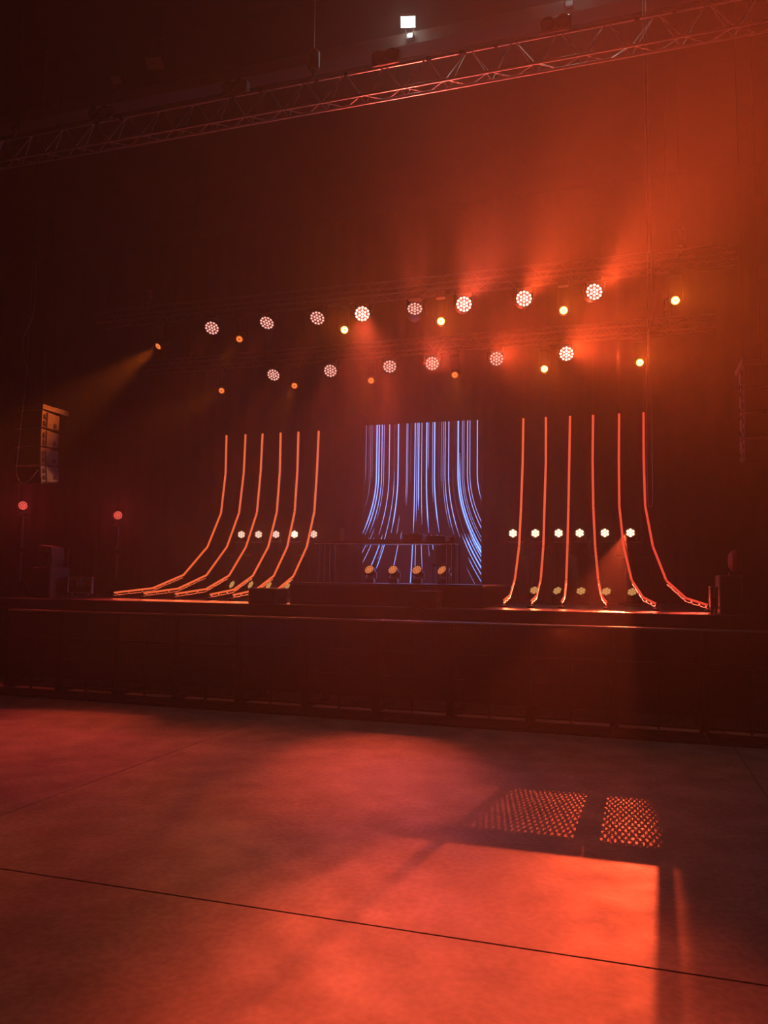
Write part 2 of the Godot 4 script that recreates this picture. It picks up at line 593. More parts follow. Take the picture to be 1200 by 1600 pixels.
func trusses() -> void:
	var t := truss("front_truss", -12.2, 3.6, [[8.01, -9.06], [8.01, -9.24], [8.40, -9.15]], [[0, 2], [1, 2], [0, 1]], 0.56, 0.019, M.alu, "long silver truss hung high across the hall in front of the stage")
	for x in [-10.4, -7.4, -5.15, -3.9, -2.35, -1.9, 0.2, 1.6, 2.6]:   # black straps round the top chord
		put("strap", cyl(0.03, 0.03, 0.06, 10), M.rubber, t, Transform3D(along(Vector3.RIGHT), Vector3(x, 8.40, -9.15)))
		put("strap", cyl(0.03, 0.03, 0.04, 10), M.rubber, t, Transform3D(along(Vector3.RIGHT), Vector3(x + 0.42, 8.40, -9.15)))
	for x in [-8.9, -3.95, 2.0]:   # chain hoists
		hoist(x, -9.15, 8.435, 11.2, "chain hoist with hanging chain lifting the front truss, %s" % {-8.9: "at its far left", -3.95: "left of the bright floodlight", 2.0: "at its right end"}[x])
	truss("lighting_truss", -10.3, 1.75, [[6.87, -13.0], [6.87, -13.32], [7.10, -13.0], [7.10, -13.32]], [[0, 2], [1, 3], [0, 1]], 0.5, 0.02, M.dark_alu, "dark box truss carrying the upper row of stage lamps")
	truss("lighting_truss", -10.7, 1.6, [[6.42, -15.0], [6.42, -15.3], [6.65, -15.0], [6.65, -15.3]], [[0, 2], [1, 3], [0, 1]], 0.5, 0.02, M.dark_alu, "dark box truss further back carrying the lower row of stage lamps")
	for q in [[-9.2, -13.16, 7.12, "left end of the upper lighting truss"], [0.9, -13.16, 7.12, "right end of the upper lighting truss"], [-9.4, -15.15, 6.67, "left end of the rear lighting truss"], [0.8, -15.15, 6.67, "right end of the rear lighting truss"]]:
		hoist(q[0], q[1], q[2], 11.2, "dark chain hoist above the " + q[3], 0.155)


func hoist(x: float, z: float, y0: float, y1: float, label: String, spread := 0.0) -> void:
	var o := thing("chain_hoist", Vector3(x, y0, z), label, "hoist")
	put("hook", cyl(0.02, 0.035, 0.12, 8), M.steel, o, at(Vector3(x, y0 + 0.06, z)))
	if spread > 0.0:   # a sling down to both top chords
		for s in [-1.0, 1.0]: pipe("sling", Vector3(x, y0 + 0.1, z), Vector3(x, y0 + 0.008, z + s * spread), 0.01, M.rubber, o, 6)
	put("motor_body", lathe("hoist", [Vector2(0, 0), Vector2(0.06, 0), Vector2(0.085, 0.03), Vector2(0.085, 0.24), Vector2(0.06, 0.28), Vector2(0, 0.28)], 14), M.black, o, at(Vector3(x, y0 + 0.12, z)))
	pipe("chain", Vector3(x, y0 + 0.4, z), Vector3(x, y1, z), 0.006, M.dark_metal, o, 6)
	put("slack_chain", cable_mesh([Vector3(x + 0.05, y0 + 0.3, z), Vector3(x + 0.08, y0 + 0.16, z + 0.03), Vector3(x + 0.11, y0 + 0.06, z + 0.05), Vector3(x + 0.13, y0 + 0.2, z + 0.04)], 0.006), M.dark_metal, o, at(Vector3.ZERO))


func overhead_lamps() -> void:
	var red_face := glow(Color(1.0, 0.03, 0.03), 0.22)
	var dim_cell := glow(Color(1.0, 0.62, 0.5), 1.1)
	var hot_cell := glow(Color(1.0, 0.80, 0.58), 3.0)
	var hot_face := glow(Color(1.0, 0.12, 0.07), 0.8)
	# upper row: x, aim past the viewer (right, up), energy, half angle
	var up := [[-7.62, -5.0, -8.0, 13.0, 9.0], [-6.45, -6.0, -11.0, 30.0, 9.0], [-5.42, -4.5, -9.0, 30.0, 9.0], [-4.54, 0.5, -3.0, 180.0, 8.5], [-3.55, 0.3, 10.0, 50.0, 20.0], [-2.66, 1.6, 3.2, 150.0, 12.0], [-1.62, 2.4, 3.4, 190.0, 12.0], [-0.46, 3.6, 3.6, 220.0, 13.0]]
	for i in up.size():
		var q: Array = up[i]
		var p := Vector3(q[0], 6.54, -13.0)
		var d := towards(p, q[1], q[2])
		var hot := i in [3, 5, 6, 7]
		var o := wash("wash_light", p, Vector3(q[0], 6.785, -13.0), d, 0.142, 2, hot_face if hot else red_face, hot_cell if hot else dim_cell, "%s round many-lens wash light glowing on the upper truss" % nth(i, 8), "stage light", "wash lights on the upper truss")
		spot(o, p + d * 0.03, d, PINK if i < 6 else RED, q[3], q[4], 1.0, 0.1)
		spot(o, p + d * 0.03, towards(p, q[1] * 1.5, absf(q[2]) + 4.0), PINK, [0.6, 0.6, 1.2, 5.0, 3.0, 8.0, 10.0, 12.0][i], 24.0, 1.0, 0.1)
	var low := [[-7.25, -5.5, -10.0, 34.0, 8.0], [-5.93, -2.2, -6.0, 18.0, 9.0], [-4.62, -0.3, -6.5, 80.0, 7.5], [-3.72, 0.8, 1.5, 120.0, 11.0], [-2.41, 1.6, 1.0, 150.0, 11.0], [-1.06, 2.6, 1.2, 220.0, 12.0]]
	for i in low.size():
		var q: Array = low[i]
		var p := Vector3(q[0], 6.11, -15.0)
		var d := towards(p, q[1], q[2])
		var hot := i == 5
		var o := wash("wash_light", p, Vector3(q[0], 6.335, -15.0), d, 0.142, 2, hot_face if hot else red_face, hot_cell if hot else dim_cell, "%s round many-lens wash light glowing on the rear truss" % nth(i, 6), "stage light", "wash lights on the rear truss")
		spot(o, p + d * 0.03, d, PINK if i < 4 else RED, q[3], q[4], 1.0, 0.1)
		spot(o, p + d * 0.03, towards(p, q[1] * 1.5, absf(q[2]) + 4.0), PINK, [0.6, 0.6, 1.5, 3.0, 4.0, 9.0][i], 24.0, 1.0, 0.1)
	# small amber profile spots, the ones on the right shine straight at the viewer
	var amber_glass := glow(Color(1.0, 0.14, 0.015), 0.7)
	var amber_ring := glow(Color(1.0, 0.3, 0.07), 1.1)
	var hot_glass := glow(Color(1.0, 0.35, 0.05), 5.0)
	var hot_ring := glow(Color(1.0, 0.75, 0.35), 9.0)
	var a1 := [[-8.81, -13.0, -9.5, 0], [-7.02, -3.0, -4.0, 0], [-4.88, 0.3, 0.2, 1], [-3.07, 0.3, 0.4, 1], [-0.96, 0.5, 0.6, 1], [0.8, 0.7, 0.6, 1]]
	for i in 6:
		var q: Array = a1[i]
		var p := Vector3(q[0], 6.27, -13.0)
		var d := towards(p, q[1], q[2])
		var o := profile("spot_lamp", p, Vector3(q[0], 6.785, -13.0), d, 0.068, hot_glass if q[3] else amber_glass, hot_ring if q[3] else amber_ring, "%s small amber spot hanging under the upper truss" % nth(i, 6), "stage light", "amber spots under the upper truss")
		spot(o, p + d * 0.04, d, AMBER, 40.0 if q[3] else 60.0 if q[1] < -10.0 else 16.0, 13.0 if q[1] < -10.0 else 6.0, 0.8, 0.05)
		spot(o, p + d * 0.04, d, AMBER, 4.0 if q[3] else 0.6, 16.0, 1.0, 0.05)
	var a2 := [[-8.5, -4.5, -2.5, 0], [-6.75, -2.0, -4.0, 0], [-5.02, -0.8, -2.5, 0], [-3.25, 0.1, -2.0, 0], [-1.48, 0.4, 0.5, 1], [0.28, 0.6, 0.6, 1]]
	for i in 6:
		var q: Array = a2[i]
		var p := Vector3(q[0], 5.84, -15.0)
		var d := towards(p, q[1], q[2])
		var o := profile("spot_lamp", p, Vector3(q[0], 6.335, -15.0), d, 0.068, hot_glass if q[3] else amber_glass, hot_ring if q[3] else amber_ring, "%s small amber spot hanging under the rear truss" % nth(i, 6), "stage light", "amber spots under the rear truss")
		spot(o, p + d * 0.04, d, AMBER, 40.0 if q[3] else 60.0 if q[1] < -10.0 else 16.0, 13.0 if q[1] < -10.0 else 6.0, 0.8, 0.05)
		spot(o, p + d * 0.04, d, AMBER, 4.0 if q[3] else 0.6, 16.0, 1.0, 0.05)
	# twin audience blinders, switched off, standing on the front truss
	for q in [[-7.35, "far left, above the dark hall"], [-5.13, "left of the hoist chain"], [-2.93, "just below the bright floodlight"], [-0.75, "right of the bright floodlight"]]:
		var o := thing("blinder", Vector3(q[0], 8.44, -9.15), "unlit twin round blinder on top of the front truss, " + q[1], "stage light", "twin blinders on the front truss")
		box("bracket", Vector3(q[0] - 0.16, 8.432, -9.17), Vector3(q[0] + 0.16, 8.45, -9.13), M.black, o)
		box("housing", Vector3(q[0] - 0.19, 8.44, -9.24), Vector3(q[0] + 0.19, 8.62, -9.12), M.black, o, 0.02)
		for s in [-0.092, 0.092]:
			put("lamp", lathe("blinder", [Vector2(0.085, 0), Vector2(0.085, 0.02), Vector2(0.072, 0.02), Vector2(0.05, 0.008), Vector2(0, 0.004)], 18), M.dark_glass, o, Transform3D(Basis(Vector3.RIGHT, PI / 2), Vector3(q[0] + s, 8.53, -9.12)))


func par(called: String, lens: Vector3, d: Vector3, r: float, face_mat: Material, cell_mat: Material, label: String, group: String, side: float) -> Node3D:
	# a seven-lens lamp; side != 0 puts it on a stepped pipe stand, else on a floor bracket
	d = d.normalized()
	var o := thing(called, Vector3(lens.x, DECK, lens.z), label, "stage light", group)
	var b := aimed(d)
	var head_at := Transform3D(b, lens - d * 0.01)
	var hl := 0.16
	var head := put("head", lathe("par%.3f" % r, [Vector2(0, -hl), Vector2(r * 0.8, -hl * 0.98), Vector2(r * 1.12, -hl * 0.7), Vector2(r * 1.12, 0.015), Vector2(r * 1.0, 0.015), Vector2(r * 0.98, 0.003), Vector2(0, 0.003)], 18), M.black, o, head_at)
	put("face_plate", cyl(r * 0.97, r * 0.97, 0.005, 20), face_mat, head, head_at * at(Vector3(0, 0.005, 0)))
	for c in cells(1, r * 0.62):
		put("lens_cell", lathe("pcell%.3f" % r, [Vector2(r * 0.29, 0), Vector2(r * 0.29, 0.004), Vector2(r * 0.18, 0.009), Vector2(0, 0.010)], 10), cell_mat, head, head_at * at(Vector3(c.x, 0.007, c.y)))
	var pivot := lens - d * 0.08
	for s in [-1.0, 1.0]:
		bar("yoke_arm", pivot + b.x * s * r * 1.25, Vector3(lens.x, lens.y - r * 1.9, lens.z) - Vector3(d.x, 0, d.z) * 0.08 + b.x * s * r * 1.25, 0.02, 0.03, M.black, o)
	if side != 0.0:
		var y := lens.y - r * 1.9
		var back := Vector3(lens.x, y, lens.z - 0.06)
		var p1 := back + Vector3(0.2 * side, 0, 0)
		var p2 := p1 + Vector3(0, -0.29, 0)
		var p3 := p2 + Vector3(0.17 * side, 0, 0)
		pipe("stand_pipe", back - Vector3(0.1 * side, 0, 0), p1, 0.014, M.steel, o)
		pipe("stand_pipe", p1 + Vector3(0, 0.1, 0), p2, 0.014, M.dark_metal, o)
		pipe("stand_pipe", p2, p3, 0.014, M.steel, o)
		pipe("stand_pipe", p3 + Vector3(0, 0.08, 0), Vector3(p3.x, DECK + 0.02, p3.z), 0.016, M.dark_metal, o)
		put("stand_foot", cyl(0.16, 0.15, 0.025, 16), M.black, o, at(Vector3(p3.x, DECK + 0.0125, p3.z)))
	else:
		box("floor_bracket", Vector3(lens.x - r * 1.4, DECK, lens.z - 0.2), Vector3(lens.x + r * 1.4, DECK + 0.03, lens.z + 0.06), M.black, o)
		box("bracket_post", Vector3(lens.x - r * 1.3, DECK + 0.03, lens.z - 0.1), Vector3(lens.x + r * 1.3, lens.y - r * 1.3, lens.z - 0.06), M.black, o)
	return o


func stage_lamps() -> void:
	var white_face := glow(Color(1.0, 0.45, 0.2), 0.3)
	var white_cell := glow(Color(1.0, 0.80, 0.5), 2.2)
	var pink_cell := glow(Color(1.0, 0.68, 0.55), 1.1)
	var left := [-8.17, -7.75, -7.33, -6.89, -6.44]
	var d0 := Vector3(0.0, -0.22, 1.0).normalized()
	for i in 5:
		var p := Vector3(left[i], 2.685, -15.5)
		var o := par("par_light", p, towards(p, 0.5, -0.5), 0.085, white_face, white_cell if i == 3 else pink_cell, "%s small white par light on a stepped stand behind the left light rods" % nth(i, 5), "white par lights behind the left rods", -1.0)
		spot(o, p + d0 * 0.05, towards(p, 0.5, -0.5), Color(1.0, 0.2, 0.1), 2.0, 14.0, 1.0, 0.05)
	var right := [-2.16, -1.72, -1.27, -0.87, -0.4, 0.07]
	for i in 6:
		var p := Vector3(right[i], 2.68, -15.5)
		var d := towards(p, 0.3, -0.3)
		var o := par("par_light", p, d, 0.088, white_face, white_cell, "%s small white par light on a stepped stand behind the right light rods" % nth(i, 6), "white par lights behind the right rods", 1.0)
		if i == 5:   # the one that throws the barrier's mesh onto the floor
			spot(o, p + Vector3(-0.085, 0, 0.05), Vector3(-0.062, -0.25, 0.964), Color(1.0, 0.085, 0.026), 170.0, 5.3, 0.45, 0.01)
		else:
			spot(o, p + d * 0.05, Vector3(-0.06, -0.25, 0.964), Color(1.0, 0.09, 0.035), 1.5, 10.0, 1.0, 0.03)
	var gold_face := glow(Color(0.6, 0.25, 0.06), 0.25)
	var gold_cell := glow(Color(1.0, 0.5, 0.16), 0.55)
	var fl := [-7.83, -7.4, -6.99, -6.57]
	for i in 4:
		var p := Vector3(fl[i], 1.585, -14.5)
		var d := Vector3(-0.42, 0.42, 0.8).normalized()
		var o := par("floor_par", p, d, 0.088, gold_face, gold_cell, "%s dim amber par light standing on the deck under the left rods" % nth(i, 4), "amber floor lights left", 0.0)
		spot(o, p + d * 0.05, d, Color(1.0, 0.25, 0.09), 50.0, 3.0, 0.6, 0.03)
	var fr := [-2.09, -1.63, -1.22, -0.8, -0.36, 0.08]
	for i in 6:
		var p := Vector3(fr[i], 1.57, -14.5)
		var d: Vector3 = [Vector3(-0.45, 0.6, 0.75), Vector3(-0.12, 0.6, 0.8), Vector3(-0.35, 0.6, 0.75), Vector3(-0.12, 0.6, 0.8), Vector3(-0.18, 0.6, 0.8), Vector3(-0.22, 0.6, 0.8)][i].normalized()
		var o := par("floor_par", p, d, 0.088, gold_face, gold_cell, "%s dim amber par light standing on the deck behind the right rods" % nth(i, 6), "amber floor lights right", 0.0)
		spot(o, p + d * 0.05, d, Color(1.0, 0.4, 0.25), 22.0, 4.0, 0.8, 0.03)
	# four moving heads on the riser in front of the screen
	var hf := glow(Color(0.9, 0.16, 0.03), 0.3)
	var hc := glow(Color(1.0, 0.34, 0.12), 0.8)
	var hx := [-4.5, -4.05, -3.6, -3.14]
	for i in 4:
		var p := Vector3(hx[i], 1.905, -13.5)
		var d := Vector3(-0.35, 0.55, 0.8).normalized() if i == 3 else Vector3(-0.12, 0.5, 0.85).normalized()
		var o := wash("moving_head", p, Vector3(hx[i], 1.665, -13.58), d, 0.088, 2, hf, hc, "%s black moving head with amber lenses on the riser before the screen" % nth(i, 4), "stage light", "moving heads on the riser")
		spot(o, p + d * 0.04, d, Color(1.0, 0.3, 0.1), 3.0, 12.0, 1.0, 0.05)
	# two red lamps on stands at the far left
	var rf := glow(Color(1.0, 0.03, 0.02), 0.25)
	var rc := glow(Color(1.0, 0.16, 0.12), 0.95)
	for q in [[Vector3(-9.57, 2.92, -13.0), "red round lamp on a thin pole stand near the left light rods"], [Vector3(-10.97, 3.04, -12.0), "red round lamp on a dark stand at the far left edge"]]:
		var p: Vector3 = q[0]
		var d := Vector3(0.75, -0.1, 0.7).normalized()
		var o := wash("stand_lamp", p, Vector3(p.x, p.y - 0.22, p.z - 0.03), d, 0.085, 2, rf, rc, q[1], "stage light", "")
		pipe("pole", Vector3(p.x, DECK + 0.3, p.z - 0.03), Vector3(p.x, p.y - 0.2, p.z - 0.03), 0.014, M.steel, o)
		put("collar", cyl(0.022, 0.022, 0.07, 10), M.black, o, at(Vector3(p.x, 2.2, p.z - 0.03)))
		for k in 3:
			var a := TAU * k / 3.0 + 0.4
			pipe("leg", Vector3(p.x, DECK + 0.42, p.z - 0.03), Vector3(p.x + cos(a) * 0.38, DECK + 0.01, p.z - 0.03 + sin(a) * 0.38), 0.011, M.dark_metal, o)
		spot(o, p + d * 0.04, d, Color(1.0, 0.04, 0.05), 2.5, 65.0, 0.6, 0.05)


func led_rods() -> void:
	var ys := [4.25, 3.56, 2.86, 2.26, 1.76, 1.515, 1.42]
	var xs := [
		[-6.784, -6.780, -6.844, -7.091, -7.553, -8.176, -8.991],
		[-6.408, -6.422, -6.489, -6.707, -7.093, -7.658, -8.362],
		[-6.077, -6.095, -6.143, -6.335, -6.646, -7.096, -7.712],
		[-5.731, -5.727, -5.765, -5.909, -6.187, -6.546, -7.012],
		[-5.394, -5.398, -5.430, -5.551, -5.791, -6.129, -6.563],
		[-5.017, -5.034, -5.066, -5.190, -5.424, -5.735, -6.126],
		[-1.509, -1.521, -1.548, -1.578, -1.643, -1.711, -1.823],
		[-1.164, -1.168, -1.192, -1.212, -1.253, -1.307, -1.402],
		[-0.801, -0.817, -0.835, -0.854, -0.875, -0.897, -0.949],
		[-0.461, -0.475, -0.472, -0.451, -0.412, -0.364, -0.289],
		[-0.084, -0.096, -0.098, -0.046, 0.062, 0.215, 0.398],
		[0.264, 0.256, 0.266, 0.363, 0.541, 0.797, 1.092]]
	for i in 12:
		var z := -12.2 if i < 6 else -12.0
		var hue := Color(1.0, 0.15, 0.045) if i < 6 else Color(1.0, 0.13, 0.045).lerp(Color(0.95, 0.07, 0.035), (i - 6) / 5.0)
		var lit := glow(hue, 0.85)
		var pts := []
		for k in 7: pts.append(Vector3(xs[i][k], ys[k], z))
		var o := thing("led_rod", Vector3(pts[6].x, DECK, z), "%s of the six tall bent red light rods %s the screen" % [nth(i % 6, 6), "left of" if i < 6 else "right of"], "light rod", "bent light rods left" if i < 6 else "bent light rods right")
		var out := -1.0 if i < 6 or i < 9 else 1.0
		for k in 6:
			var a: Vector3 = pts[k]
			var b: Vector3 = pts[k + 1]
			var t := pipe("led_tube", a, b - (b - a).normalized() * 0.006, 0.017, lit, o, 10)
			var back := Vector3(0, 0, -0.034)
			bar("back_rail", a + back, b + back, 0.02, 0.02, M.dark_metal, t)
			var strip := AreaLight3D.new()
			strip.name = "led_light"
			strip.light_color = hue.linear_to_srgb()
			strip.light_energy = 0.16 if k < 4 else 0.14 if i < 6 else 0.26
			strip.area_size = Vector2(0.03, a.distance_to(b))
			strip.shadow_enabled = true
			strip.area_range = 40.0
			t.add_child(strip)
			var yb := (a - b).normalized()
			var facing := (yb.cross(Vector3.BACK).cross(yb) + Vector3(0, -0.8 if k >= 4 else 0.0, 0)).normalized()   # outwards; the low ones also down to the deck
			var zb := -(facing - yb * facing.dot(yb)).normalized()
			strip.global_transform = Transform3D(Basis(yb.cross(zb), yb, zb), (a + b) / 2.0 - zb * 0.024)
		# the floor rail that carries the foot, with its clamps
		var low := Vector3(0, -0.055, 0.02)
		for k in [4, 5]:
			pipe("foot_rail", pts[k] + low, pts[k + 1] + low, 0.008, M.alu, o)
			for u in [0.25, 0.6, 0.9]:
				var c: Vector3 = pts[k].lerp(pts[k + 1], u)
				bar("clamp", c + low, c + Vector3(0, 0, -0.02), 0.016, 0.03, M.steel, o)
		box("foot", Vector3(pts[6].x - 0.05, DECK, z - 0.09), Vector3(pts[6].x + 0.05, DECK + 0.045, z + 0.05), M.black, o)
		bar("post", Vector3(pts[6].x, DECK + 0.04, z - 0.02), pts[6] + Vector3(0, 0, -0.02), 0.03, 0.03, M.black, o)
		# two thin wires that hold the rod up from the truss
		pipe("hanging_wire", pts[0], Vector3(pts[0].x, 6.87, z), 0.002, M.black, o, 5)


func streaks() -> ImageTexture:
	var w := 720
	var h := 972
	var im := Image.create(w, h, false, Image.FORMAT_RGB8)
	im.fill(Color(0.035, 0.012, 0.03))
	# start across (0..1), width, from, to (0..1 down), strength, blueness
	var list := [[0.02, 3, 0.0, 0.36, 0.7, 0.3], [0.045, 2, 0, 0.4, 0.5, 0.2], [0.06, 3, 0, 0.52, 0.7, 0.3], [0.075, 3, 0.0, 0.34, 0.6, 0.3],
		[0.115, 14, 0, 0.71, 0.9, 0.8], [0.135, 10, 0, 0.70, 1.0, 0.9], [0.16, 7, 0, 0.69, 1.0, 0.9], [0.178, 4, 0, 0.60, 0.9, 0.5], [0.225, 6, 0, 0.70, 1.0, 0.7], [0.268, 2, 0.0, 0.7, 0.5, 0.3],
		[0.302, 11, 0, 0.69, 1.0, 0.9], [0.27, 5, 0.3, 0.86, 0.9, 0.7], [0.375, 7, 0, 0.50, 0.7, 0.4], [0.385, 4, 0, 0.52, 0.8, 0.5], [0.41, 2, 0, 0.38, 0.5, 0.1], [0.446, 9, 0, 0.71, 0.9, 0.6], [0.463, 7, 0, 0.62, 0.8, 0.8], [0.478, 12, 0, 0.55, 0.9, 0.8], [0.503, 5, 0, 0.64, 0.9, 0.3],
		[0.545, 11, 0, 0.69, 1.0, 0.9], [0.56, 6, 0, 0.3, 0.7, 0.5], [0.595, 6, 0, 0.50, 0.7, 0.5], [0.612, 12, 0, 0.69, 0.95, 0.8], [0.648, 2, 0, 0.5, 0.5, 0.2], [0.668, 4, 0, 0.42, 0.7, 0.3], [0.684, 4, 0, 0.66, 0.8, 0.4], [0.70, 7, 0, 0.70, 0.9, 0.7], [0.73, 7, 0, 0.72, 1.0, 0.6], [0.765, 2, 0.3, 0.7, 0.5, 0.3],
		[0.78, 2, 0, 0.15, 0.4, 0.1], [0.808, 14, 0, 0.92, 1.0, 0.9], [0.822, 12, 0.2, 1.0, 0.9, 0.9], [0.842, 4, 0, 0.95, 0.9, 0.5], [0.855, 4, 0, 0.9, 0.8, 0.4], [0.885, 7, 0, 0.85, 0.95, 0.6], [0.905, 5, 0, 0.72, 0.9, 0.4], [0.965, 7, 0, 0.5, 1.0, 0.6],
		[0.80, 3, 0.42, 0.82, 0.7, 0.3], [0.748, 8, 0.7, 1.0, 0.9, 0.7], [0.765, 13, 0.7, 1.0, 1.0, 0.9], [0.782, 9, 0.7, 1.0, 0.9, 0.8], [0.797, 10, 0.7, 1.0, 0.9, 0.9], [0.812, 12, 0.74, 1.0, 1.0, 0.9], [0.73, 7, 0.84, 1.0, 0.9, 0.9], [0.70, 3, 0.9, 1.0, 0.7, 0.3],
		[0.17, 5, 0.72, 0.86, 0.9, 0.8], [0.2, 5, 0.72, 0.88, 0.9, 0.6], [0.25, 9, 0.70, 0.92, 0.9, 0.9], [0.28, 7, 0.73, 0.92, 1.0, 0.9], [0.36, 6, 0.74, 0.93, 0.9, 0.7], [0.445, 9, 0.72, 1.0, 0.9, 0.9], [0.462, 5, 0.72, 0.92, 0.9, 0.6], [0.495, 4, 0.74, 0.92, 0.9, 0.5], [0.535, 3, 0.74, 0.84, 0.8, 0.4], [0.56, 6, 0.7, 0.8, 0.9, 0.8], [0.6, 6, 0.7, 0.8, 0.9, 0.7],
		[0.1, 4, 0.7, 0.82, 0.7, 0.6], [0.62, 4, 0.9, 1.0, 0.9, 0.6], [0.12, 5, 0.93, 1.0, 0.9, 0.9], [0.34, 4, 0.58, 0.7, 0.7, 0.3], [0.37, 4, 0.68, 0.76, 0.7, 0.3], [0.18, 4, 0.66, 0.78, 0.7, 0.4]]
	for s in list:
		var half: float = s[1] / 2.0
		for y in range(int(s[2] * h), int(s[3] * h)):
			var t := y / float(h)
			var g := 1.0 + 0.21 * pow(maxf(t - 0.32, 0.0) / 0.3, 2.0)
			var x: float = (0.47 + (s[0] - 0.47) * g) * w
			var left: float = (t - s[2]) / (s[3] - s[2])
			var thin := clampf((1.0 - left) * 7.0, 0.25, 1.0) if s[3] < 0.999 else 1.0
			if s[2] > 0.01: thin = minf(thin, clampf(left * 6.0, 0.2, 1.0))
			var width := maxf(half * thin * (1.0 + 0.35 * maxf(t - 0.5, 0.0)), 1.0)
			var core := Color(0.80, 0.78, 1.0).lerp(Color(0.45, 0.68, 1.0), s[5])
			var rim := Color(0.45, 0.25, 0.75).lerp(Color(0.16, 0.25, 0.85), s[5])
			for x2 in range(int(x - width - 1.0), int(x + width + 2.0)):
				if x2 < 0 or x2 >= w: continue
				var e := absf(x2 - x) / width
				var k: float = clampf(1.25 - e, 0.0, 1.0) * s[4]
				if k <= 0.0: continue
				var c := rim.lerp(core, clampf(1.3 - e * 1.5, 0.0, 1.0))
				var was := im.get_pixel(x2, y)
				im.set_pixel(x2, y, Color(maxf(was.r, c.r * k), maxf(was.g, c.g * k), maxf(was.b, c.b * k)))
	return ImageTexture.create_from_image(im)


func screen() -> void:
	var lo := Vector3(-5.16, 1.665, -15.1)
	var hi := Vector3(-2.70, 4.905, -15.0)
	var o := thing("led_screen", Vector3((lo.x + hi.x) / 2.0, 1.66, -15.05), "tall video screen showing blue streaks of light falling and fanning outwards", "screen")
	box("cabinet", lo, hi, M.black_paint, o)
	var pic := QuadMesh.new()
	pic.size = Vector2(hi.x - lo.x - 0.01, hi.y - lo.y - 0.01)
	var m := StandardMaterial3D.new()
	m.albedo_color = Color(0.03, 0.03, 0.035)
	m.roughness = 0.6
	m.emission_enabled = true
	m.emission = Color(1, 1, 1)
	m.emission_operator = BaseMaterial3D.EMISSION_OP_MULTIPLY
	m.emission_texture = streaks()
	m.emission_energy_multiplier = 2.1
	put("display", pic, m, o, at(Vector3((lo.x + hi.x) / 2.0, (lo.y + hi.y) / 2.0, -14.998)))
	for x in [-5.0, -2.86]:
		bar("support_post", Vector3(x, 1.66, -15.2), Vector3(x, 4.7, -15.2), 0.06, 0.06, M.dark_metal, o)
		bar("support_brace", Vector3(x, 1.68, -15.43), Vector3(x, 3.4, -15.22), 0.04, 0.04, M.dark_metal, o)
	area(o, Transform3D(Basis(Vector3.UP, PI), Vector3((lo.x + hi.x) / 2.0, 3.2, -14.98)), Vector2(2.3, 3.1), Color(0.3, 0.35, 1.0), 4.0)


